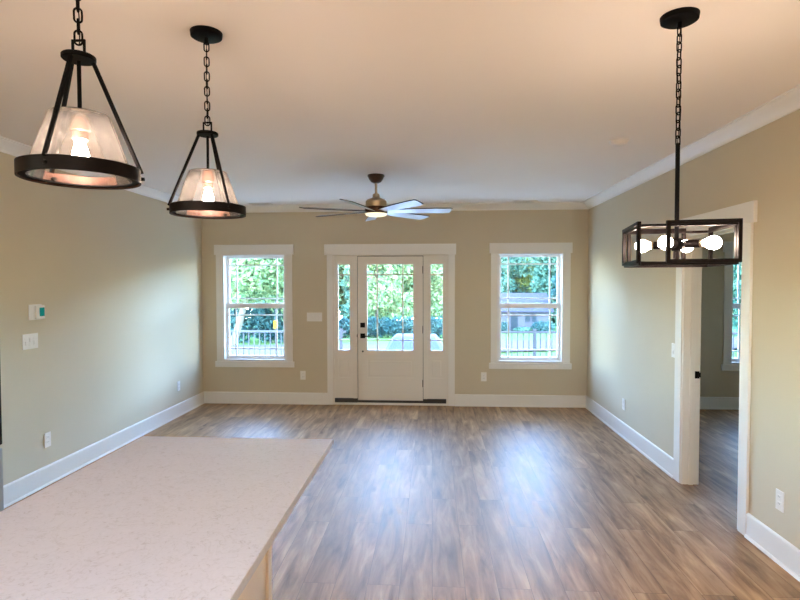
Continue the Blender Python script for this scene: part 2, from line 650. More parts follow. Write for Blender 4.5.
b = MB().add(*run(base, (XL, 0, 0), (-1.446, 0, 0), (0, -1, 0), 1, 0)).add(*run(base, (0.306, 0, 0), (XR, 0, 0), (0, -1, 0), 0, 1))
struct(b.build('baseboard_back', M['trim']), 'white baseboard either side of the front door', 'baseboard')
struct(MB().add(*run(base, (XL, YF, 0), (XL, 0, 0), (1, 0, 0))).build('baseboard_left', M['trim']), 'white baseboard along the left wall', 'baseboard')
b = MB().add(*run(base, (XR, OY1 + 0.118, 0), (XR, 0, 0), (-1, 0, 0), 0, 1)).add(*run(base, (XR, YF, 0), (XR, OY0 - 0.098, 0), (-1, 0, 0), 1, 0))
struct(b.build('baseboard_right', M['trim']), 'white baseboard along the right wall, broken by the doorway', 'baseboard')
b = MB().add(*run(base, (XR + 0.12, 0, 0), (RX, 0, 0), (0, -1, 0))).add(*run(base, (RX, RY, 0), (RX, 0, 0), (-1, 0, 0)))
struct(b.build('baseboard_side_room', M['trim']), 'white baseboard in the side room', 'baseboard')


# ---------------------------------------------------------------- windows
def make_window(n, W, label):
    x0, x1, z0, z1 = W
    root = struct_root('window_%d' % n, ((x0 + x1) / 2, 0, z0), label, 'window')
    cw, t = 0.088, 0.018
    b = MB()
    b.box(x0 - cw, x0 - 0.004, -t, -0.0005, z0 - 0.004, z1)
    b.box(x1 + 0.004, x1 + cw, -t, -0.0005, z0 - 0.004, z1)
    b.build('window_casing', M['trim'], root, 0.002)
    MB().box(x0 - cw - 0.022, x1 + cw + 0.022, -0.026, -0.0005, z1, z1 + 0.138).build('window_header', M['trim'], root, 0.003)
    MB().box(x0 - cw - 0.022, x1 + cw + 0.022, -0.026, -0.0005, z0 - 0.084, z0 - 0.004).build('window_apron', M['trim'], root, 0.003)
    b = MB()      # jamb liner
    e = 0.001
    b.box(x0 - 0.004, x0 + 0.022, -0.016, WT + 0.01, z0 + e, z1 - e)
    b.box(x1 - 0.022, x1 + 0.004, -0.016, WT + 0.01, z0 + e, z1 - e)
    b.box(x0 + 0.022, x1 - 0.022, -0.016, WT + 0.01, z1 - 0.014, z1 - e)
    b.box(x0 + 0.022, x1 - 0.022, -0.016, WT + 0.02, z0 + e, z0 + 0.022)
    b.build('window_frame', M['vinyl'], root, 0.0015)
    st = 0.040

    def sash(ya, yb, za, zb, top, bot, nm):
        xa, xb = x0 + 0.0218, x1 - 0.0218
        b = MB()
        b.box(xa, xa + st, ya, yb, za, zb)
        b.box(xb - st, xb, ya, yb, za, zb)
        b.box(xa + st, xb - st, ya, yb, zb - top, zb)
        b.box(xa + st, xb - st, ya, yb, za, za + bot)
        s = b.build(nm, M['vinyl'], root, 0.002)
        ga, gb, gz0, gz1 = xa + st, xb - st, za + bot, zb - top
        yc = (ya + yb) / 2
        m_ = MB()
        w = 0.009
        for xx in (ga + 0.098, gb - 0.098):
            m_.box(xx - w, xx + w, yc - 0.007, yc + 0.007, gz0, gz1)
        for zz in (gz0 + 0.095, gz1 - 0.095):
            m_.box(ga, gb, yc - 0.0065, yc + 0.0065, zz - w, zz + w)
        m_.build('muntin_grille', M['vinyl'], s)
        MB().box(ga - 0.004, gb + 0.004, yc - 0.002, yc + 0.002, gz0 - 0.004, gz1 + 0.004).build('pane', M['pane'], s)
        return s

    sash(0.100, 0.130, z0 + 0.735, z1 - 0.0138, 0.033, 0.036, 'upper_sash')
    lo = sash(0.062, 0.096, z0 + 0.0218, z0 + 0.803, 0.070, 0.047, 'lower_sash')
    MB().box((x0 + x1) / 2 - 0.03, (x0 + x1) / 2 + 0.03, 0.05, 0.062, z0 + 0.787, z0 + 0.803).build('sash_lock', M['vinyl'], lo, 0.002)
    return root


make_window(1, WIN1, 'white framed window left of the front door, bright tree outside')
make_window(2, WIN2, 'white framed window right of the front door, house roof outside')
make_window(3, WIN3, 'white framed window in the side room seen through the doorway')

K5 = struct_root('window_5', (RX, (SW[0] + SW[1]) / 2, SW[2]), 'unseen small white window added to brighten the side room', 'window')
b = MB()
for ya, yb in ((SW[0], SW[0] + 0.05), ((SW[0] + SW[1]) / 2 - 0.03, (SW[0] + SW[1]) / 2 + 0.03), (SW[1] - 0.05, SW[1])):
    b.box(RX - 0.012, RX + 0.12, ya, yb, SW[2] + 0.05, SW[3] - 0.05)
b.box(RX - 0.012, RX + 0.12, SW[0], SW[1], SW[2], SW[2] + 0.05)
b.box(RX - 0.012, RX + 0.12, SW[0], SW[1], SW[3] - 0.05, SW[3])
b.build('window_frame', M['vinyl'], K5)
MB().box(RX + 0.066, RX + 0.07, SW[0] + 0.05, SW[1] - 0.05, SW[2] + 0.05, SW[3] - 0.05).build('pane', M['pane'], K5)
K4 = struct_root('window_4', (XL, (KW[0] + KW[1]) / 2, KW[2]), 'unseen wide white kitchen window added for daylight fill', 'window')
b = MB()
for ya, yb in ((KW[0], KW[0] + 0.05), ((KW[0] + KW[1]) / 2 - 0.03, (KW[0] + KW[1]) / 2 + 0.03), (KW[1] - 0.05, KW[1])):
    b.box(XL - 0.12, XL + 0.012, ya, yb, KW[2] + 0.05, KW[3] - 0.05)
b.box(XL - 0.12, XL + 0.012, KW[0], KW[1], KW[2], KW[2] + 0.05)
b.box(XL - 0.12, XL + 0.012, KW[0], KW[1], KW[3] - 0.05, KW[3])
b.build('window_frame', M['vinyl'], K4)
b = MB()
b.box(XL + 0.0005, XL + 0.018, KW[0] - 0.09, KW[0], KW[2] - 0.09, KW[3] + 0.12)
b.box(XL + 0.0005, XL + 0.018, KW[1], KW[1] + 0.09, KW[2] - 0.09, KW[3] + 0.12)
b.box(XL + 0.0005, XL + 0.018, KW[0], KW[1], KW[3], KW[3] + 0.12)
b.box(XL + 0.0005, XL + 0.018, KW[0], KW[1], KW[2] - 0.09, KW[2])
b.build('window_casing', M['trim'], K4)
MB().box(XL - 0.07, XL - 0.066, KW[0] + 0.05, KW[1] - 0.05, KW[2] + 0.05, KW[3] - 0.05).build('pane', M['pane'], K4)

# ---------------------------------------------------------------- front door with sidelights
dx0, dx1, dz0, dz1 = DOOR
D = struct_root('door_1', ((dx0 + dx1) / 2, 0, 0), 'white front door with sidelights and prairie glass', 'door')
b = MB()
b.box(dx0 - 0.078, dx0 - 0.002, -0.018, -0.0005, 0, dz1 + 0.002)
b.box(dx1 + 0.002, dx1 + 0.092, -0.018, -0.0005, 0, dz1 + 0.002)
b.build('door_casing', M['trim'], D, 0.002)
MB().box(dx0 - 0.112, dx1 + 0.108, -0.027, -0.0005, dz1 + 0.002, dz1 + 0.150).build('door_header', M['trim'], D, 0.003)
SX0, SX1 = -1.027, -0.130        # slab
b = MB()
e = 0.001
b.box(dx0 + e, dx0 + 0.022, -0.016, WT, 0.030, dz1 - e)
b.box(dx1 - 0.022, dx1 - e, -0.016, WT, 0.030, dz1 - e)
b.box(dx0 + 0.022, dx1 - 0.022, 0.012, WT, dz1 - 0.008, dz1 - e)
b.box(SX0 - 0.0615, SX0 - 0.007, 0.004, WT, 0.062, dz1 - 0.008)
b.box(SX1 + 0.007, SX1 + 0.0615, 0.004, WT, 0.062, dz1 - 0.008)
b.build('door_frame', M['door'], D, 0.002)
b = MB()    # dark weather strip in the gap around the slab
b.box(SX0 - 0.007, SX0 + 0.0005, 0.050, 0.080, 0.06, dz1 - 0.009)
b.box(SX1 - 0.0005, SX1 + 0.007, 0.050, 0.080, 0.06, dz1 - 0.009)
b.box(SX0 - 0.007, SX1 + 0.007, 0.050, 0.080, 2.0455, dz1 - 0.0078)
b.build('weather_strip', M['slot'], D)
MB().box(dx0 + e, dx1 - e, -0.012, 0.13, 0.0005, 0.030).build('threshold', M['trim'], D, 0.003)
b = MB()
b.box(dx0 + 0.022, SX0 - 0.004, 0.000, 0.10, 0.030, 0.088)
b.box(SX1 + 0.004, dx1 - 0.022, 0.000, 0.10, 0.030, 0.088)
b.box(SX0 - 0.004, SX1 + 0.004, 0.006, 0.10, 0.030, 0.058)
b.build('sill_gap', M['slot'], D)


def leaf_panel(name, x0, x1, z0, z1, gx0, gx1, gz0, gz1, px0, px1, pz0, pz1, y0, y1, parent, vb, lower_only=False):
    """door leaf or sidelight: slab with a glazed lite above and a raised panel below"""
    b = MB()
    b.box(x0, gx0, y0, y1, z0, z1)
    b.box(gx1, x1, y0, y1, z0, z1)
    b.box(gx0, gx1, y0, y1, gz1, z1)
    # around the recessed lower panel
    b.box(gx0, gx1, y0, y1, pz1, gz0)
    b.box(gx0, gx1, y0, y1, z0, pz0)
    if px0 > gx0:
        b.box(gx0, px0, y0, y1, pz0, pz1)
    if px1 < gx1:
        b.box(px1, gx1, y0, y1, pz0, pz1)
    s = b.build(name, M['door'], parent, 0.0)
    q = max(px0, gx0), min(px1, gx1)
    MB().box(q[0], q[1], y0 + 0.012, y1 - 0.010, pz0, pz1).build('recess', M['door'], s)
    b = MB()
    i = 0.026
    b.box(q[0] + i, q[1] - i, y0 + 0.003, y0 + 0.014, pz0 + i, pz1 - i)
    b.build('raised_panel', M['door'], s, 0.006, seg=1)
    # glazing bead + muntins
    b = MB()
    w = 0.012
    ym = y0 - 0.006
    b.box(gx0 - w, gx0 + 0.004, ym, y0 + 0.01, gz0 - w, gz1 + w)
    b.box(gx1 - 0.004, gx1 + w, ym, y0 + 0.01, gz0 - w, gz1 + w)
    b.box(gx0 + 0.004, gx1 - 0.004, ym, y0 + 0.01, gz1 - 0.004, gz1 + w)
    b.box(gx0 + 0.004, gx1 - 0.004, ym, y0 + 0.01, gz0 - w, gz0 + 0.004)
    b.build('glazing_bead', M['door'], s, 0.002)
    g = MB()
    for xx in vb:
        g.box(xx - 0.009, xx + 0.009, y0 + 0.002, y0 + 0.016, gz0, gz1)
    for zz in (gz0 + 0.142, gz1 - 0.142):
        g.box(gx0, gx1, y0 + 0.003, y0 + 0.015, zz - 0.008, zz + 0.008)
    g.build('muntin_grille', M['door'], s)
    MB().box(gx0, gx1, y0 + 0.016, y0 + 0.021, gz0, gz1).build('pane', M['pane'], s)
    return s


slab = leaf_panel('door_slab', SX0, SX1, 0.060, 2.046, -0.898, -0.258, 0.753, 1.937, -0.900, -0.250, 0.372, 0.628, 0.030, 0.074, D, (-0.757, -0.405))
leaf_panel('sidelight', dx0 + 0.0218, SX0 - 0.061, 0.088, dz1 - 0.0078, -1.300, -1.133, 0.753, 1.937, -1.300, -1.133, 0.372, 0.640, 0.022, 0.066, D, ())
leaf_panel('sidelight', SX1 + 0.061, dx1 - 0.0218, 0.088, dz1 - 0.0078, -0.025, 0.145, 0.753, 1.937, -0.025, 0.145, 0.372, 0.640, 0.022, 0.066, D, ())
for z in (1.86, 1.04, 0.30):
    b = MB().tube([(SX1 + 0.003, 0.022, z - 0.05), (SX1 + 0.003, 0.022, z + 0.05)], 0.0075, 10)
    b.box(SX1 - 0.006, SX1 + 0.010, 0.026, 0.031, z - 0.05, z + 0.05)
    b.build('hinge', M['bronze'], D)
b = MB().box(-0.992, -0.926, 0.012, 0.030, 1.068, 1.134)
db = b.build('deadbolt', M['black'], slab, 0.003)
MB().box(-0.975, -0.943, 0.000, 0.012, 1.095, 1.107).build('thumb_turn', M['black'], db, 0.002)
b = MB().box(-0.992, -0.926, 0.012, 0.030, 0.920, 0.986)
ls = b.build('lever_handle', M['black'], slab, 0.003)
b = MB().tube([(-0.959, 0.014, 0.953), (-0.959, -0.028, 0.953)], 0.010, 12)
b.box(-0.968, -0.850, -0.034, -0.022, 0.944, 0.960)
b.build('lever', M['black'], ls, 0.002)
MB().tube([(-0.959, 0.030, 0.736), (-0.959, 0.022, 0.736)], 0.012, 12).build('peg', M['black'], slab)
MB().box(SX0 - 0.010, SX0 - 0.004, -0.001, 0.012, 0.935, 0.975).build('strike_plate', M['black'], D)

# ---------------------------------------------------------------- cased doorway in the right wall
D2 = struct_root('door_2', (XR + 0.06, (OY0 + OY1) / 2, 0), 'white cased doorway into the side room', 'doorway')
for xa, xb in ((XR - 0.018, XR - 0.0005), (XR + 0.1205, XR + 0.138)):
    b = MB()
    b.box(xa, xb, OY1 + 0.003, OY1 + 0.118, 0, OZ)
    b.box(xa, xb, OY0 - 0.098, OY0 - 0.003, 0, OZ)
    b.build('door_casing', M['trim'], D2, 0.002)
MB().box(XR - 0.026, XR - 0.0005, OY0 - 0.138, OY1 + 0.156, OZ, OZ + 0.138).build('door_header', M['trim'], D2, 0.003)
b = MB()
e = 0.001
b.box(XR - 0.010, XR + 0.130, OY1 - 0.018, OY1 - e, 0, OZ - e)
b.box(XR - 0.010, XR + 0.130, OY0 + e, OY0 + 0.018, 0, OZ - e)
b.box(XR - 0.010, XR + 0.130, OY0 + 0.018, OY1 - 0.018, OZ - 0.018, OZ - e)
b.build('door_jamb', M['trim'], D2, 0.0015)
b = MB()
b.box(XR + 0.045, XR + 0.080, OY1 - 0.030, OY1 - 0.018, 0, OZ - 0.018)
b.box(XR + 0.045, XR + 0.080, OY0 + 0.018, OY0 + 0.030, 0, OZ - 0.018)
b.box(XR + 0.045, XR + 0.080, OY0 + 0.030, OY1 - 0.030, OZ - 0.030, OZ - 0.018)
b.build('door_stop', M['trim'], D2, 0.002)
b = MB().box(XR + 0.086, XR + 0.122, OY1 - 0.021, OY1 - 0.018, 0.885, 0.945)
b.box(XR + 0.118, XR + 0.132, OY1 - 0.024, OY1 - 0.018, 0.895, 0.935)
b.build('strike_plate', M['black'], D2, 0.001)

# ================================================================ KITCHEN ISLAND AND FRIDGE
IX0, IX1, IY0, IY1 = -1.345, -0.785, -7.12, -4.845
I = thing('kitchen_island', 'pale painted island cabinet under the speckled countertop', 'kitchen island', ((IX0 + IX1) / 2, (IY0 + IY1) / 2, 0))
MB().box(IX0, IX1, IY0, IY1, 0.10, 0.8885).build('body', M['island'], I, 0.002)
MB().box(IX0 + 0.06, IX1 - 0.003, IY0 + 0.01, IY1 - 0.01, 0.0, 0.10).build('toe_kick', M['island'], I)
b = MB()
b.box(IX1, IX1 + 0.014, IY1 - 0.055, IY1, 0.0, 0.888)
b.box(IX1, IX1 + 0.014, IY0, IY0 + 0.055, 0.0, 0.888)
b.box(IX1, IX1 + 0.014, IY0 + 0.055, IY1 - 0.055, 0.0, 0.10)
b.box(IX1, IX1 + 0.014, -6.0, -5.945, 0.10, 0.888)
b.build('corner_trim', M['island'], I, 0.002)
for k in range(4):
    ya = IY0 + 0.01 + k * 0.565
    d = MB().box(IX0 - 0.020, IX0 - 0.0005, ya, ya + 0.555, 0.115, 0.875).build('cabinet_door', M['island'], I, 0.003)
    MB().tube([(IX0 - 0.045, ya + 0.50, 0.60), (IX0 - 0.045, ya + 0.50, 0.76)], 0.006, 10).box(IX0 - 0.045, IX0 - 0.02, ya + 0.496, ya + 0.504, 0.62, 0.63).box(
        IX0 - 0.045, IX0 - 0.02, ya + 0.496, ya + 0.504, 0.73, 0.74).build('handle', M['black'], d)
o = MB().box(-1.426, -0.480, -7.16, -4.800, 0.889, 0.920).build('countertop', M['quartz'], None, 0.003)
tag(o, 'white speckled quartz countertop lying on the kitchen island', 'countertop')

FX0, FX1, FY0, FY1 = XL + 0.03, -2.457, -5.36, -4.44
F = thing('refrigerator', 'tall fridge by the left wall, only its dark door edge showing', 'refrigerator', ((FX0 + FX1) / 2, (FY0 + FY1) / 2, 0))
MB().box(FX0, FX1 - 0.065, FY0 + 0.01, FY1 - 0.01, 0.02, 1.78).build('cabinet', M['steel'], F, 0.004)
yc = (FY0 + FY1) / 2
for ya, yb, hy in ((FY0, yc - 0.003, yc - 0.045), (yc + 0.003, FY1, yc + 0.045)):
    d = MB().box(FX1 - 0.062, FX1, ya, yb, 0.755, 1.78).build('door', M['gloss_black'], F, 0.006)
    MB().tube([(FX1 + 0.045, hy, 0.85), (FX1 + 0.045, hy, 1.60)], 0.011, 12).box(FX1, FX1 + 0.045, hy - 0.008, hy + 0.008, 0.87, 0.89).box(
        FX1, FX1 + 0.045, hy - 0.008, hy + 0.008, 1.56, 1.58).build('handle', M['steel'], d)
d = MB().box(FX1 - 0.062, FX1, FY0, FY1, 0.07, 0.735).build('freezer_drawer', M['steel'], F, 0.006)
MB().tube([(FX1 + 0.045, FY0 + 0.12, 0.66), (FX1 + 0.045, FY1 - 0.12, 0.66)], 0.011, 12).box(FX1, FX1 + 0.045, FY0 + 0.14, FY0 + 0.156, 0.65, 0.67).box(
    FX1, FX1 + 0.045, FY1 - 0.156, FY1 - 0.14, 0.65, 0.67).build('handle', M['steel'], d)
MB().box(FX0 + 0.03, FX1 - 0.08, FY0 + 0.03, FY1 - 0.03, 0.0, 0.02).build('foot_rail', M['gloss_black'], F)


# ================================================================ CEILING LIGHTS
def link(b, c, ang, h=0.040, w=0.020, r=0.0028):
    """one oval chain link centred at c, its flat side turned by ang about the vertical"""
    pts = []
    sx, sy = math.cos(ang), math.sin(ang)
    hw = w / 2
    for k in range(20):
        a = 2 * math.pi * k / 20
        s = math.cos(a) * hw
        t = math.sin(a) * hw + (h / 2 - hw) * (1 if math.sin(a) > 0 else -1 if math.sin(a) < 0 else 0)
        pts.append((c[0] + sx * s, c[1] + sy * s, c[2] + t))
    b.tube(pts, r, 8, closed=True)


def chain(X, Y, z0, z1, parent, cx=0.0):
    n = max(2, round((z1 - z0) / 0.0315))
    p = (z1 - z0) / n
    b = MB()
    for k in range(n):
        link(b, (X, Y, z0 + p * (k + 0.5)), 0.35 + (k % 2) * math.pi / 2 + 0.15 * math.sin(k), h=p + 0.009)
    # the cord that runs through the links
    b.tube([(X + 0.004 * math.sin(7 * t), Y + 0.004 * math.cos(9 * t), z0 + (z1 - z0) * t) for t in [i / 24 for i in range(25)]], 0.0016, 6)
    return b.build('chain', M['black'], parent, smooth=True)


def bulb_mesh(c, axis, r=0.030, L=0.085):
    prof = [(0.0001, L), (r * 0.45, L * 0.96), (r * 0.8, L * 0.85), (r, L * 0.65), (r * 0.97, L * 0.5), (r * 0.75, L * 0.3), (r * 0.5, L * 0.12), (r * 0.45, 0)]
    return MB().lathe(prof, c, 24, axis=axis)


def make_pendant(X, Y, rot, label):
    P = thing('pendant_light', label, 'pendant light', (X, Y, 1.960), 'pendant lights over the island')
    MB().lathe([(0.0001, H - 0.024), (0.055, H - 0.024), (0.064, H - 0.019), (0.066, H - 0.002), (0.066, H - 0.0005)][::-1], (X, Y, 0)).build('canopy', M['black'], P, smooth=True)
    MB().tube([(X, Y, H - 0.05), (X, Y, H - 0.024)], 0.009, 14).build('canopy_loop', M['black'], P, smooth=True)
    chain(X, Y, 2.352, H - 0.045, P)
    b = MB()
    b.bar((X - 0.017, Y, 2.318), (X - 0.017, Y, 2.360), 0.006)
    b.bar((X + 0.017, Y, 2.318), (X + 0.017, Y, 2.360), 0.006)
    b.bar((X - 0.020, Y, 2.360), (X + 0.020, Y, 2.360), 0.006)
    b.build('hanging_loop', M['black'], P, 0.001)
    MB().lathe([(0.0001, 2.305), (0.042, 2.305), (0.044, 2.307), (0.044, 2.316), (0.042, 2.318), (0.0001, 2.318)], (X, Y, 0)).build('top_disc', M['black'], P, smooth=True)
    RR = 0.155
    for k in range(3):
        a = rot + k * 2 * math.pi / 3
        ca, sa = math.cos(a), math.sin(a)
        MB().bar((X + 0.036 * ca, Y + 0.036 * sa, 2.304), (X + (RR + 0.002) * ca, Y + (RR + 0.002) * sa, 2.000), 0.0095, 0.0095).build('rod', M['black'], P, 0.001)
        MB().tube([(X + (RR - 0.018) * ca, Y + (RR - 0.018) * sa, 1.985), (X + (RR + 0.010) * ca, Y + (RR + 0.010) * sa, 1.985)], 0.0055, 10).build('screw', M['bronze'], P)
    ring = MB().lathe([(RR, 1.967), (RR, 2.005), (RR - 0.003, 2.005), (RR - 0.003, 1.967)], (X, Y, 0), 64, closed=True).build('ring_band', M['bronze'], P, smooth=True)
    MB().lathe([(RR - 0.0035, 1.968), (RR - 0.0035, 2.004), (RR - 0.005, 2.004), (RR - 0.005, 1.968)], (X, Y, 0), 64, closed=True).build('copper_lining', M['lining'], ring, smooth=True)
    # glass cone standing on a thin inner ledge
    MB().lathe([(RR - 0.005, 1.972), (RR - 0.005, 1.976), (RR - 0.024, 1.976), (RR - 0.024, 1.972)], (X, Y, 0), 64, closed=True).build('ledge', M['black'], ring)
    g = [(0.138, 1.977), (0.080, 2.146), (0.076, 2.151), (0.022, 2.152)]
    gi = [(0.022, 2.149), (0.074, 2.148), (0.077, 2.144), (0.135, 1.977)]
    MB().lathe(g + gi, (X, Y, 0), 64, closed=True).build('glass_shade', M['shade'], P, smooth=True)
    MB().tube([(X, Y, 2.15), (X, Y, 2.302)], 0.0055, 12).build('stem', M['black'], P, smooth=True)
    MB().lathe([(0.0001, 2.158), (0.020, 2.157), (0.0265, 2.150), (0.0265, 2.142), (0.0255, 2.136), (0.0265, 2.128), (0.0265, 2.106), (0.021, 2.102), (0.021, 2.082), (0.0001, 2.082)], (X, Y, 0), 28).build(
        'socket', M['copper'], P, smooth=True)
    bulb_mesh((X, Y, 2.084), (0, 0, -1), 0.022, 0.082).build('bulb', M['pendant_bulb'], P, smooth=True)
    return P


make_pendant(-1.000, -5.874, R(33), 'nearer pendant light with glass cone, large at the upper left')
make_pendant(-0.960, -5.090, R(83), 'farther pendant light with glass cone, its round canopy in view')

# square chandelier with four bulbs
CX, CY = 0.987, -5.110
C = thing('chandelier', 'black open square frame chandelier with four lit bulbs by the doorway', 'chandelier', (CX, CY, 1.762))
MB().lathe([(0.0001, H - 0.026), (0.060, H - 0.026), (0.070, H - 0.020), (0.0725, H - 0.003), (0.0725, H - 0.0005)][::-1], (CX, CY, 0)).build('canopy', M['black'], C, smooth=True)
MB().tube([(CX, CY, H - 0.05), (CX, CY, H - 0.026)], 0.009, 14).build('canopy_loop', M['black'], C, smooth=True)
chain(CX, CY, 2.228, H - 0.045, C)
MB().tube([(CX, CY, 1.802), (CX, CY, 2.234)], 0.0085, 16).build('pole', M['black'], C, smooth=True)
FA = R(-10)
HS = 0.165
ZT, ZB = 1.897, 1.751


def cp(u, v, z):
    return (CX + math.cos(FA) * u - math.sin(FA) * v, CY + math.sin(FA) * u + math.cos(FA) * v, z)


def panel_frame(p, q, z0, z1, w=0.014):
    b = MB()
    for z in (z0, z1):
        b.bar(cp(*p, z), cp(*q, z), w, w)
    for e_ in (p, q):
        b.bar(cp(*e_, z0 - w / 2), cp(*e_, z1 + w / 2), w, w)
    return b.build('frame_panel', M['bronze'], C, 0.001)


o_ = 0.006
panel_frame((-HS + 0.095, -HS - o_), (HS + o_, -HS - o_), ZB + 0.004, ZT + 0.004)      # near side
panel_frame((-HS - o_, -HS + 0.01), (-HS - o_, HS + o_), ZB + 0.004, ZT + 0.004)       # left side
panel_frame((HS - 0.095, HS + o_), (-HS - o_ + 0.02, HS + o_), ZB + 0.004, ZT + 0.004)  # far side
panel_frame((HS + o_, HS - 0.01), (HS + o_, -HS + 0.02), ZB + 0.004, ZT + 0.004)       # right side
b = MB()
cs = [(-HS, -HS), (HS, -HS), (HS, HS), (-HS, HS)]
for i in range(4):
    b.bar(cp(*cs[i], ZT - 0.006), cp(*cs[(i + 1) % 4], ZT - 0.006), 0.012, 0.010)
b.build('top_rail', M['bronze'], C, 0.001)
b = MB()
for i in range(4):
    b.bar(cp(*cs[i], ZB - 0.004), cp(*cs[(i + 1) % 4], ZB - 0.004), 0.014, 0.014)
b.build('bottom_rail', M['bronze'], C, 0.001)
b = MB()
for i in (0, 1):
    b.bar(cp(*cs[i], ZB), cp(*cs[i + 2], ZB), 0.008, 0.008)
b.lathe([(0.0001, 1.760), (0.012, 1.762), (0.012, 1.800)], (CX, CY, 0), 16)
b.build('cross_brace', M['bronze'], C)
MB().lathe([(0.0001, 1.800), (0.016, 1.802), (0.021, 1.810), (0.021, 1.846), (0.016, 1.852), (0.0001, 1.853)], (CX, CY, 0), 24).build('hub', M['black'], C, smooth=True)
for k in range(4):
    a = R(-40 + 90 * k)
    d = Vector((math.cos(a), math.sin(a), 0))
    c = Vector((CX, CY, 1.828))
    am = MB().tube([c + d * 0.018, c + d * 0.032, c + d * 0.034, c + d * 0.086], [0.008, 0.008, 0.0165, 0.0165], 20).build('arm', M['bronze'], C, smooth=True)
    MB().tube([c + d * 0.086, c + d * 0.096], 0.014, 18).build('collar', M['nickel'], am, smooth=True)
    bulb_mesh(c + d * 0.094, d, 0.027, 0.068).build('bulb', M['bulb'], C, smooth=True)

# ---------------------------------------------------------------- ceiling fan
X0, Y0 = -0.554, -2.040
FN = thing('ceiling_fan', 'brushed metal ceiling fan with silver blades and glowing lens', 'ceiling fan', (X0, Y0, 2.335))
MB().lathe([(0.0001, H - 0.0005), (0.082, H - 0.0005), (0.084, H - 0.014), (0.078, H - 0.020), (0.070, H - 0.040), (0.050, H - 0.068), (0.026, H - 0.080), (0.0001, H - 0.080)], (X0, Y0, 0)).build(
    'canopy', M['darkwood'], FN, smooth=True)
MB().tube([(X0, Y0, 2.54), (X0, Y0, 2.67)], 0.0125, 18).build('downrod', M['nickel'], FN, smooth=True)
MB().lathe([(0.0001, 2.558), (0.028, 2.556), (0.034, 2.545), (0.036, 2.520), (0.052, 2.512), (0.088, 2.498), (0.103, 2.480), (0.104, 2.440), (0.098, 2.425), (0.0001, 2.425)], (X0, Y0, 0), 48).build(
    'motor_housing', M['nickel'], FN, smooth=True)
MB().lathe([(0.0001, 2.426), (0.108, 2.425), (0.112, 2.418), (0.112, 2.372), (0.106, 2.362), (0.0001, 2.362)], (X0, Y0, 0), 48).build('blade_hub', M['darkwood'], FN, smooth=True)
MB().lathe([(0.104, 2.362), (0.104, 2.352), (0.095, 2.342), (0.060, 2.334), (0.0001, 2.332)], (X0, Y0, 0), 48).build('light_lens', M['fanlight'], FN, smooth=True)
for k in range(7):
    a = R(-2 + k * 360 / 7)
    d = Vector((math.cos(a), math.sin(a), 0))
    t = Vector((-math.sin(a), math.cos(a), 0))
    p = R(13)
    tt = t * math.cos(p) - Vector((0, 0, 1)) * math.sin(p)
    nn = d.cross(tt).normalized()
    c0 = Vector((X0, Y0, 2.385))
    out = [(0.10, -0.040), (0.30, -0.058), (0.60, -0.064), (0.735, -0.060), (0.752, -0.046), (0.725, 0.056), (0.70, 0.064), (0.50, 0.064), (0.30, 0.056), (0.10, 0.036)]
    poly = [c0 + d * r_ + tt * s_ - nn * 0.003 for r_, s_ in out]
    bl = MB().prism(poly, nn * 0.007).build('blade', M['gloss_black'], FN, 0.0015)
    cen = c0 + d * 0.45
    poly = [cen + (q - cen) * 0.985 - nn * 0.0008 for q in poly]
    MB().prism([q + tt * (0.0 if (q - cen).dot(tt) > 0 else 0.004) for q in poly], -nn * 0.0012 if nn.z > 0 else nn * 0.0012).build('underside', M['blade'], bl)

# ---------------------------------------------------------------- ceiling bits
b = MB().lathe([(0.0001, H - 0.036), (0.040, H - 0.036), (0.052, H - 0.031), (0.058, H - 0.020), (0.060, H - 0.010), (0.068, H - 0.009), (0.070, H - 0.0005), (0.0001, H - 0.0005)], (1.397, -3.185, 0))
sd = thing('smoke_detector', 'round white smoke detector on the ceiling near the right wall', 'smoke detector', (1.397, -3.185, H - 0.037))
b.build('housing', M['plate'], sd, smooth=True)
MB().lathe([(0.0001, H - 0.038), (0.010, H - 0.038), (0.010, H - 0.036)], (1.412, -3.205, 0), 16).build('test_button', M['vinyl'], sd)
for X, Y, lab in ((-2.29, -0.235, 'thin white ceiling vent above the left window'), (1.205, -0.215, 'thin white ceiling vent above the right window')):
    v = thing('ceiling_vent', lab, 'air vent', (X, Y, H - 0.012), 'ceiling vents by the window wall')
    b = MB()
    b.box(X - 0.15, X + 0.15, Y - 0.07, Y - 0.052, H - 0.010, H - 0.0005)
    b.box(X - 0.15, X + 0.15, Y + 0.052, Y + 0.07, H - 0.010, H - 0.0005)
    b.box(X - 0.15, X - 0.132, Y - 0.052, Y + 0.052, H - 0.010, H - 0.0005)
    b.box(X + 0.132, X + 0.15, Y - 0.052, Y + 0.052, H - 0.010, H - 0.0005)
    b.build('vent_frame', M['plate'], v, 0.002)
    b = MB()
    for k in range(5):
        yy = Y - 0.042 + k * 0.021
        b.obox((X, yy, H - 0.007), (1, 0, 0), (0, 0.8, 0.6), (0, -0.6, 0.8), 0.132, 0.008, 0.0008)
    b.build('louvres', M['plate'], v)
    MB().box(X - 0.132, X + 0.132, Y - 0.052, Y + 0.052, H - 0.002, H - 0.0005).build('duct_opening', M['slot'], v)
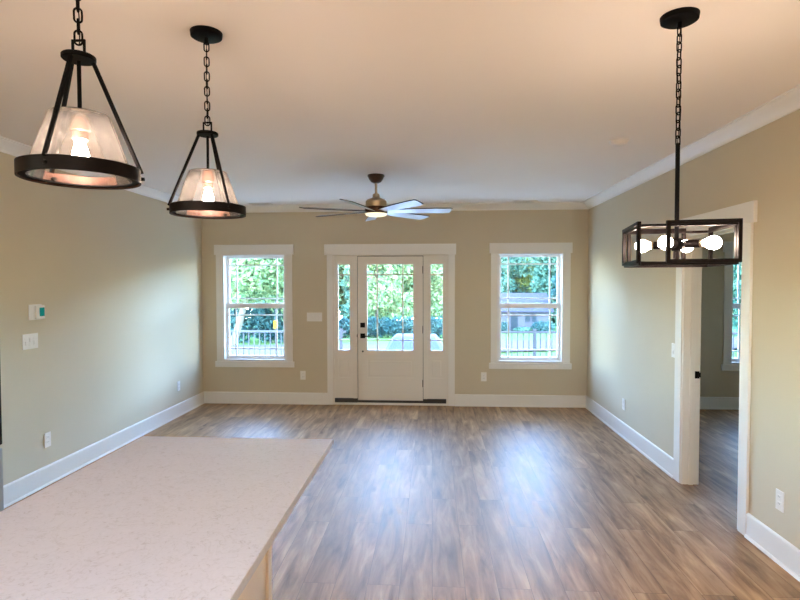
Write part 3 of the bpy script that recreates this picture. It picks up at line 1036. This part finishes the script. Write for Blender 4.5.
# unseen recessed lights added behind the camera as warm fill
canmat = emit('fill_can_lens', (1.0, 0.87, 0.74), 6.0)
for X, Y in ((-2.3, -8.6), (-0.2, -8.6), (1.2, -8.6), (-2.3, -9.8), (-0.2, -9.8), (1.2, -9.8)):
    k = thing('fill_recessed_light', 'unseen round recessed light added to fill the kitchen end', 'ceiling light', (X, Y, H - 0.008), 'added recessed fill lights')
    MB().lathe([(0.062, H - 0.001), (0.090, H - 0.001), (0.090, H - 0.006), (0.070, H - 0.008), (0.062, H - 0.006)], (X, Y, 0), 40, closed=True).build('light_trim', M['plate'], k, smooth=True)
    MB().lathe([(0.0001, H - 0.003), (0.062, H - 0.003), (0.062, H - 0.001), (0.0001, H - 0.001)], (X, Y, 0), 40).build('light_lens', canmat, k)
    ld = bpy.data.lights.new('fill_recessed_lamp', 'AREA')
    ld.shape = 'DISK'
    ld.size = 0.12
    ld.energy = FILL_CAN
    ld.color = (1.0, 0.87, 0.74)
    lo = bpy.data.objects.new('fill_recessed_lamp', ld)
    COL.objects.link(lo)
    lo.parent = k
    lo.location = (0, 0, -0.002)


# ================================================================ SWITCHES, OUTLETS, THERMOSTAT
def wall_box(side, u, z, wd, h, t0, t1):
    """box on a wall: u = position along it, t0..t1 = distance off the wall"""
    if side == 'back':
        return MB().box(u - wd / 2, u + wd / 2, -t1, -t0, z - h / 2, z + h / 2)
    if side == 'left':
        return MB().box(XL + t0, XL + t1, u - wd / 2, u + wd / 2, z - h / 2, z + h / 2)
    return MB().box(XR - t1, XR - t0, u - wd / 2, u + wd / 2, z - h / 2, z + h / 2)


def wpos(side, u, z):
    return {'back': (u, 0, z), 'left': (XL, u, z), 'right': (XR, u, z)}[side]


def outlet(side, u, z, label):
    o = thing('wall_outlet', label, 'outlet', wpos(side, u, z - 0.062), 'white wall outlets')
    wall_box(side, u, z, 0.075, 0.122, 0.0005, 0.006).build('cover_plate', M['plate'], o, 0.002)
    for dz in (-0.021, 0.021):
        r_ = wall_box(side, u, z + dz, 0.034, 0.029, 0.006, 0.0085).build('receptacle', M['plate'], o, 0.002)
        b = MB()
        for du in (-0.0065, 0.0065):
            q = wall_box(side, u + du, z + dz + 0.003, 0.0022, 0.009, 0.0085, 0.0089)
            b.add(q.v, q.f)
        b.build('slots', M['slot'], r_)
    return o


def switch(side, u, z, gangs, label):
    wd = 0.075 + 0.046 * (gangs - 1)
    o = thing('light_switch', label, 'light switch', wpos(side, u, z - 0.062))
    wall_box(side, u, z, wd, 0.122, 0.0005, 0.006).build('cover_plate', M['plate'], o, 0.002)
    for g in range(gangs):
        gu = u + (g - (gangs - 1) / 2) * 0.046
        k = wall_box(side, gu, z, 0.034, 0.067, 0.006, 0.0075).build('rocker', M['plate'], o, 0.001)
        wall_box(side, gu, z + (0.012 if g % 2 else -0.012), 0.028, 0.030, 0.0075, 0.012).build('paddle', M['plate'], k, 0.003)
    return o


outlet('back', -1.792, 0.403, 'outlet on the back wall between left window and front door')
outlet('back', 0.698, 0.403, 'outlet on the back wall below the right window')
outlet('left', -3.080, 0.373, 'nearer outlet on the left wall, below the triple switch')
outlet('left', -0.745, 0.380, 'farther outlet on the left wall, close to the back corner')
outlet('right', -1.408, 0.358, 'outlet on the right wall beyond the doorway')
outlet('right', -4.048, 0.372, 'outlet on the right wall, nearest the camera')
switch('back', -1.625, 1.213, 4, 'wide four-gang switch plate beside the front door')
switch('left', -3.250, 1.215, 3, 'three-gang switch plate below the thermostat')
switch('right', -2.602, 1.093, 1, 'narrow switch beside the doorway casing')
T = thing('thermostat', 'white thermostat with small green screen on the left wall', 'thermostat', (XL, -3.18, 1.385))
wall_box('left', -3.19, 1.446, 0.145, 0.125, 0.0005, 0.010).build('back_plate', M['plate'], T, 0.004)
wall_box('left', -3.160, 1.444, 0.100, 0.110, 0.010, 0.030).build('housing', M['plate'], T, 0.008, seg=3)
wall_box('left', -3.148, 1.446, 0.056, 0.070, 0.0302, 0.0312).build('screen', M['screen'], T)


# ================================================================ OUTSIDE
def gz(Y):
    Z = Y + 7.37
    return -0.534 - 0.0547 * Z


# lawn: a gently falling slope
b = MB()
ys = [-40, -10.6, 0.16, 2.6, 10, 24, 60, 100, 160]
xs = [-90, -40, -15, -6, 0, 8, 20, 50, 110]
vs = [(x_, y_, gz(y_) + (0.05 * math.sin(x_ * 0.3 + y_ * 0.2) if y_ > 3 else 0)) for y_ in ys for x_ in xs]
nx = len(xs)
fs = [(j * nx + i, j * nx + i + 1, (j + 1) * nx + i + 1, (j + 1) * nx + i) for j in range(len(ys) - 1) for i in range(nx - 1)]
struct(b.add(vs, fs).build('lawn', M['grass'], origin=(0, 0.2, gz(0.2))), 'sunlit front lawn outside the windows', 'lawn')
# street, curving away to the right
b = MB()
near = [(-60, 15), (-20, 17), (-8, 19), (0, 21.5), (8, 24), (20, 27), (60, 34)]
far = [(-60, 25), (-20, 26), (-8, 28), (0, 31.5), (8, 36), (20, 40), (60, 48)]
vs = [(x_, y_, gz(y_) + 0.10) for x_, y_ in near] + [(x_, y_, gz(y_) + 0.10) for x_, y_ in far]
fs = [(i, i + 1, 8 + i, 7 + i) for i in range(6)]
struct(b.add(vs, fs).build('street', M['road']), 'pale street crossing beyond the lawn', 'street')
vs = [(-2.6, 4.5, gz(4.5) + 0.09), (2.0, 4.5, gz(4.5) + 0.09), (2.6, 24.0, gz(24) + 0.085), (-2.9, 23.0, gz(23) + 0.085)]
struct(MB().add(vs, [(0, 1, 2, 3)]).build('driveway', M['road']), 'pale driveway in front of the porch', 'driveway')
# porch
b = MB().box(-5.2, 7.2, 0.141, 2.42, -0.20, -0.06)
b.box(-5.2, 7.2, 2.36, 2.42, -1.15, -0.20)
struct(b.build('porch_deck', M['porch']), 'raised porch floor outside the front door', 'porch')


def railing(xa, xb, lab):
    g_ = thing('porch_railing', lab, 'railing', ((xa + xb) / 2, 2.30, -0.06))
    MB().box(xa, xb, 2.275, 2.325, 0.785, 0.825).build('top_rail', M['rail'], g_, 0.004)
    MB().box(xa, xb, 2.28, 2.32, 0.02, 0.055).build('bottom_rail', M['rail'], g_, 0.003)
    n = int((xb - xa) / 0.100)
    first = None
    for k in range(n):
        xx = xa + 0.05 + k * 0.100
        if k == 0 or k == n - 1 or (k == 11 and xa > 0):
            MB().box(xx - 0.028, xx + 0.028, 2.272, 2.328, -0.06, 0.86).build('post', M['rail'], g_, 0.003)
            continue
        if first is None:
            first = MB().box(xx - 0.008, xx + 0.008, 2.292, 2.308, 0.055, 0.785).build('baluster', M['rail'], g_)
            fx = xx
        else:
            c = first.copy()
            COL.objects.link(c)
            c.location.x += xx - fx
    return g_


railing(-5.1, -1.56, 'grey porch railing outside the left window')
railing(0.66, 7.1, 'grey porch railing outside the right window and side room')

rng = np.random.default_rng(11)


def foliage(blobs, n, size):
    """leaf sprays: small bent quads scattered through ellipsoid clumps"""
    vol = np.array([bl[3] * bl[4] * bl[5] for bl in blobs])
    vol = vol ** (2 / 3)
    cnt = (vol / vol.sum() * n).astype(int) + 1
    n = int(n * 1.9)
    cnt = (vol / vol.sum() * n).astype(int) + 1
    V = []
    for (cx, cy, cz, rx, ry, rz), k in zip(blobs, cnt):
        d = rng.normal(size=(k, 3))
        d /= np.linalg.norm(d, axis=1)[:, None]
        rad = rng.uniform(0.55, 1.05, (k, 1))
        P = d * rad * np.array([rx, ry, rz]) + np.array([cx, cy, cz])
        a = rng.normal(size=(k, 3)); a /= np.linalg.norm(a, axis=1)[:, None]
        t = rng.normal(size=(k, 3)); t = np.cross(a, t); t /= np.linalg.norm(t, axis=1)[:, None]
        s = size * 0.95 * rng.uniform(0.6, 1.4, (k, 1))
        q = np.stack([P - a * s, P - t * s * 0.45 + a * s * 0.1, P + a * s, P + t * s * 0.45 + a * s * 0.1], 1)
        V.append(q)
    V = np.concatenate(V).reshape(-1, 3)
    F_ = [(i, i + 1, i + 2, i + 3) for i in range(0, len(V), 4)]
    mb = MB()
    mb.v = [tuple(p) for p in V]
    mb.f = F_
    return mb


def make_tree(X, Y, h, w, mat, label, trunk='darkbark', lean=0.0, n=3200, leaf=0.28, cr=0.28, group=None, tr=0.22):
    g0 = gz(Y)
    t = thing('tree', label, 'tree', (X, Y, g0), group)
    top = h * 0.78
    b = MB()
    pts = [(X + lean * (z / h) ** 1.1 + 0.10 * math.sin(z), Y + 0.1 * math.cos(z * 1.3), g0 - 0.1 + z) for z in np.linspace(0, top, 9)]
    b.tube(pts, [tr * (1 - 0.75 * i / 8) for i in range(9)], 10)
    for k in range(6):
        z = h * (cr + 0.08 * k)
        a = rng.uniform(0, 6.28)
        L = w * 0.35
        p0 = Vector((X + lean * (z / h) ** 1.1, Y, g0 + z))
        b.tube([p0, p0 + Vector((math.cos(a) * L * 0.5, math.sin(a) * L * 0.5, L * 0.3)), p0 + Vector((math.cos(a) * L, math.sin(a) * L, L * 0.75))], [tr * 0.35, tr * 0.22, tr * 0.08], 7)
    b.build('trunk', M[trunk], t, smooth=True)
    bl = []
    for k in range(15):
        f = rng.uniform(0, 1)
        zc = g0 + h * (cr + (0.98 - cr) * f)
        rr = w * 0.5 * math.sin(math.pi * (0.22 + 0.70 * f)) ** 0.7
        a = rng.uniform(0, 6.28)
        q = rng.uniform(0.1, 0.75)
        s = w * rng.uniform(0.17, 0.27)
        bl.append((X + lean * f + math.cos(a) * rr * q, Y + math.sin(a) * rr * q, zc, s, s, s * 0.8))
    bl.append((X + lean * 0.6, Y, g0 + h * (cr + 0.35), w * 0.36, w * 0.36, h * 0.30))
    foliage(bl, n, leaf).build('crown', mat, t)
    return t


def make_bush(X, Y, w, h, mat, label, n=900, leaf=0.12, group=None, base=None):
    g0 = gz(Y) if base is None else base
    bl = [(X + w * 0.5 * (k / 3 - 0.5), Y, g0 + h * 0.5, w * 0.28, w * 0.26, h * (0.42 + 0.08 * (k % 2))) for k in range(4)]
    t = thing('bush', label, 'bush', (X, Y, g0), group)
    foliage(bl, n, leaf).build('leaves', mat, t)
    b = MB()
    for k in range(4):
        b.tube([(X + (k - 1.5) * 0.08, Y, g0 - 0.05), (X + (k - 1.5) * w * 0.15, Y, g0 + h * 0.6)], 0.03, 6)
    b.build('stem', M['darkbark'], t)
    return t


# trees seen through the left window (bright) with a leaning pale trunk
make_tree(-13.1, 27.0, 10.5, 8.0, M['leaf_light'], 'bright tree with leaning pale trunk outside left window', 'bark', lean=3.8, n=5200, leaf=0.20, cr=0.33, tr=0.26)
make_tree(-11.2, 33.0, 11.5, 8.0, M['leaf_light'], 'light green leafy tree behind the pale pole', 'darkbark', n=4600, leaf=0.22, cr=0.25)
make_tree(-20.5, 36.0, 13.0, 9.0, M['leaf_yellow'], 'yellow-green tree at the left edge of the left window', 'darkbark', n=4200, leaf=0.24, cr=0.2)
for i, (X, Y) in enumerate(((-17.5, 31.5), (-14.6, 31.5), (-11.7, 31.5), (-8.8, 31.5))):
    make_bush(X, Y, 3.2, 2.9, M['leaf_dark'], 'tall dark shrub across the street outside the left window', 1500, 0.16, 'dark shrubs across the street')
# trees behind the front door glass
make_tree(-5.6, 46.0, 14.0, 9.0, M['leaf_light'], 'pale green tree seen through the left half of the door glass', n=4200, leaf=0.27, cr=0.16)
make_tree(-0.6, 50.0, 15.0, 9.5, M['leaf_light'], 'pale green tree seen through the right half of the door glass', n=4200, leaf=0.27, cr=0.16)
for i, X in enumerate((-7.8, -5.2, -2.6, 0.0)):
    make_bush(X, 40 + (i % 2), 3.3, 1.9, M['leaf_dark'], 'blue-green hedge shrub seen low through the door glass', 1200, 0.15, 'hedge shrubs behind the lawn')
# right: wooded backdrop behind the house
make_tree(9.2, 74.0, 15.0, 10.0, M['leaf_teal'], 'blue-green tree behind the grey roof, left side', n=4200, leaf=0.33, cr=0.16)
make_tree(13.6, 77.0, 15.0, 8.0, M['leaf_yellow'], 'yellow-green tree showing above the middle of the grey roof', n=3600, leaf=0.33, cr=0.2)
make_tree(16.4, 71.0, 16.0, 6.5, M['leaf_teal'], 'blue-green tree behind the right end of the house', n=3800, leaf=0.33, cr=0.14)
make_tree(16.6, 59.5, 11.0, 4.2, M['leaf_dark'], 'dark tree standing right beside the house', n=3800, leaf=0.24, cr=0.06)
make_tree(19.8, 66.0, 16.0, 7.5, M['leaf_dark'], 'tall dark tree to the right of the house', n=3800, leaf=0.30, cr=0.10)
# seen from the side room window
make_tree(15.6, 17.5, 11.0, 7.0, M['leaf_teal'], 'blue-green tree nearest the side room window', n=5200, leaf=0.17, cr=0.16)
make_tree(19.6, 24.0, 12.5, 8.0, M['leaf_teal'], 'larger blue-green tree beyond the side room window', n=5200, leaf=0.21, cr=0.14)
# deep woods closing the view
lab = 'tall tree in the woods closing the view'
for i, X in enumerate(range(-60, 72, 8)):
    for Y, of in ((86, 0), (98, 4)):
        make_tree(X + of, Y, 18.5 + 2.0 * math.sin(i * 2.3 + of), 9.5, M[('leaf_teal', 'leaf_light')[i % 2 if X < 0 else 0]], lab, n=3000, leaf=0.75, cr=0.02, group='woods far behind the houses')

# grey-roofed house
hx0, hx1, hy0, hy1 = 2.4, 14.2, 59.6, 67.0
hb = gz(59.6) - 0.1
HH = thing('house', 'low pale house with grey roof across the street', 'house', ((hx0 + hx1) / 2, 63, hb))
MB().box(hx0, hx1, hy0, hy1, hb - 0.3, hb + 2.75).build('wall', M['siding'], HH)
e0, rz0, rz1 = 0.5, hb + 2.62, hb + 4.75
poly = [(hx0 - e0, hy0 - e0, rz0), (hx0 - e0, hy0 - e0, rz0 - 0.16), (hx0 - e0, hy1 + e0, rz0 - 0.16), (hx0 - e0, hy1 + e0, rz0), (hx0 - e0, (hy0 + hy1) / 2, rz1)]
MB().prism(poly, (hx1 - hx0 + 2 * e0, 0, 0)).build('roof', M['roof'], HH)
for wx in (11.65, 12.45):
    w_ = MB().box(wx - 0.34, wx + 0.34, hy0 - 0.05, hy0 - 0.005, hb + 1.25, hb + 2.45).build('window_frame', M['siding'], HH)
    MB().box(wx - 0.28, wx + 0.28, hy0 - 0.07, hy0 - 0.051, hb + 1.31, hb + 2.39).build('pane', M['darkpane'], w_)
w_ = MB().box(4.0, 5.6, hy0 - 0.05, hy0 - 0.005, hb + 1.1, hb + 2.4).build('window_frame', M['siding'], HH)
MB().box(4.08, 5.52, hy0 - 0.07, hy0 - 0.051, hb + 1.18, hb + 2.32).build('pane', M['darkpane'], w_)
MB().box(9.65, 10.45, hy0 - 0.06, hy0 - 0.005, hb + 0.2, hb + 2.2).build('door', M['darkpane'], HH)
make_bush(13.2, 57.8, 2.6, 1.25, M['leaf_dark'], 'rounded dark bush in front of the pale house windows', 1400, 0.13)
make_bush(10.9, 58.2, 2.2, 0.55, M['leaf_teal'], 'low bush beside the door of the pale house', 900, 0.10)
make_bush(8.2, 57.6, 1.6, 1.2, M['leaf_dark'], 'upright dark bush at the left of the pale house', 1000, 0.12)

# pale pole with a yellow marker beside the street
px_, py_ = -9.80, 26.0
g0 = gz(py_)
PO = thing('utility_pole', 'pale pole with yellow marker outside the left window', 'pole', (px_, py_, g0))
MB().tube([(px_, py_, g0 - 0.1), (px_, py_, g0 + 3.0)], [0.07, 0.06], 14).build('pole', M['siding'], PO, smooth=True)
MB().box(px_ - 0.12, px_ + 0.12, py_ - 0.11, py_ - 0.085, g0 + 1.22, g0 + 1.72).build('marker_sign', M['yellow'], PO)

# car parked nose to the porch
cx_, cy_ = -0.50, 8.2
cg = gz(8.2) + 0.10
CAR = thing('car', 'silver-blue car parked on the driveway, seen low through the door glass', 'car', (cx_, cy_, cg))
prof = [(-2.15, 0.32), (-2.20, 0.55), (-2.12, 0.78), (-1.05, 0.96), (-0.35, 1.40), (0.10, 1.46), (0.80, 1.44), (1.45, 1.08), (2.05, 1.02), (2.18, 0.80), (2.15, 0.34)]


def car_section(sx, shrink):
    return [(cx_ + sx * (0.88 - shrink * max(0, z - 0.95) * 0.55), cy_ + y_, cg + z) for y_, z in prof]


k = len(prof)
L_, R_ = car_section(-1, 1), car_section(1, 1)
fs = [tuple(range(k)), tuple(range(2 * k - 1, k - 1, -1))] + [(i, k + i, k + (i + 1) % k, (i + 1) % k) for i in range(k)]
cb = MB().add(L_ + R_, fs).build('body', M['carpaint'], CAR, 0.05, smooth=True)


def car_quad(p, q, inset, nm, mat):
    (ya, za), (yb, zb) = p, q
    wa = 0.88 - max(0, za - 0.95) * 0.55 - inset
    wb = 0.88 - max(0, zb - 0.95) * 0.55 - inset
    d = Vector((0, yb - ya, zb - za)).normalized()
    nrm = Vector((0, -d.z, d.y))
    if nrm.z < 0:
        nrm = -nrm
    A, B = Vector((0, cy_ + ya, cg + za)) + d * 0.06, Vector((0, cy_ + yb, cg + zb)) - d * 0.06
    poly = [A + Vector((cx_ - wa, 0, 0)), A + Vector((cx_ + wa, 0, 0)), B + Vector((cx_ + wb, 0, 0)), B + Vector((cx_ - wb, 0, 0))]
    return MB().prism([p_ + nrm * 0.002 for p_ in poly], nrm * 0.012).build(nm, mat, CAR)


car_quad((-1.05, 0.96), (-0.35, 1.40), 0.08, 'windscreen', M['carglass'])
car_quad((0.80, 1.44), (1.45, 1.08), 0.10, 'rear_window', M['carglass'])
for sx in (-1, 1):
    poly = [(-0.72, 1.00), (-0.28, 1.34), (0.10, 1.38), (0.72, 1.36), (1.15, 1.06)]
    pts = [(cx_ + sx * (0.892 - max(0, z - 0.95) * 0.55), cy_ + y_, cg + z) for y_, z in poly]
    MB().prism(pts, (sx * 0.008, 0, 0)).build('side_window', M['carglass'], CAR)
    for wy in (-1.35, 1.35):
        w_ = MB().lathe([(0.0001, -0.10), (0.27, -0.10), (0.31, -0.07), (0.31, 0.07), (0.27, 0.10), (0.0001, 0.10)], (cx_ + sx * 0.82, cy_ + wy, cg + 0.31), 28, axis=(1, 0, 0)).build('wheel', M['tyre'], CAR, smooth=True)
        MB().lathe([(0.0001, 0.02), (0.17, 0.02), (0.19, 0.0)], (cx_ + sx * 0.92, cy_ + wy, cg + 0.31), 24, axis=(sx, 0, 0)).build('hub_cap', M['steel'], w_, smooth=True)
    MB().box(cx_ + sx * 0.50, cx_ + sx * 0.80, cy_ - 2.22, cy_ - 2.14, cg + 0.60, cg + 0.72).build('headlight', M['siding'], CAR, 0.01)
    MB().box(cx_ + sx * 0.52, cx_ + sx * 0.80, cy_ + 2.13, cy_ + 2.20, cg + 0.72, cg + 0.88).build('tail_light', M['red'], CAR, 0.01)
    MB().box(cx_ + sx * 0.86, cx_ + sx * 1.02, cy_ - 0.72, cy_ - 0.58, cg + 0.98, cg + 1.08).build('mirror', M['carpaint'], CAR, 0.02)
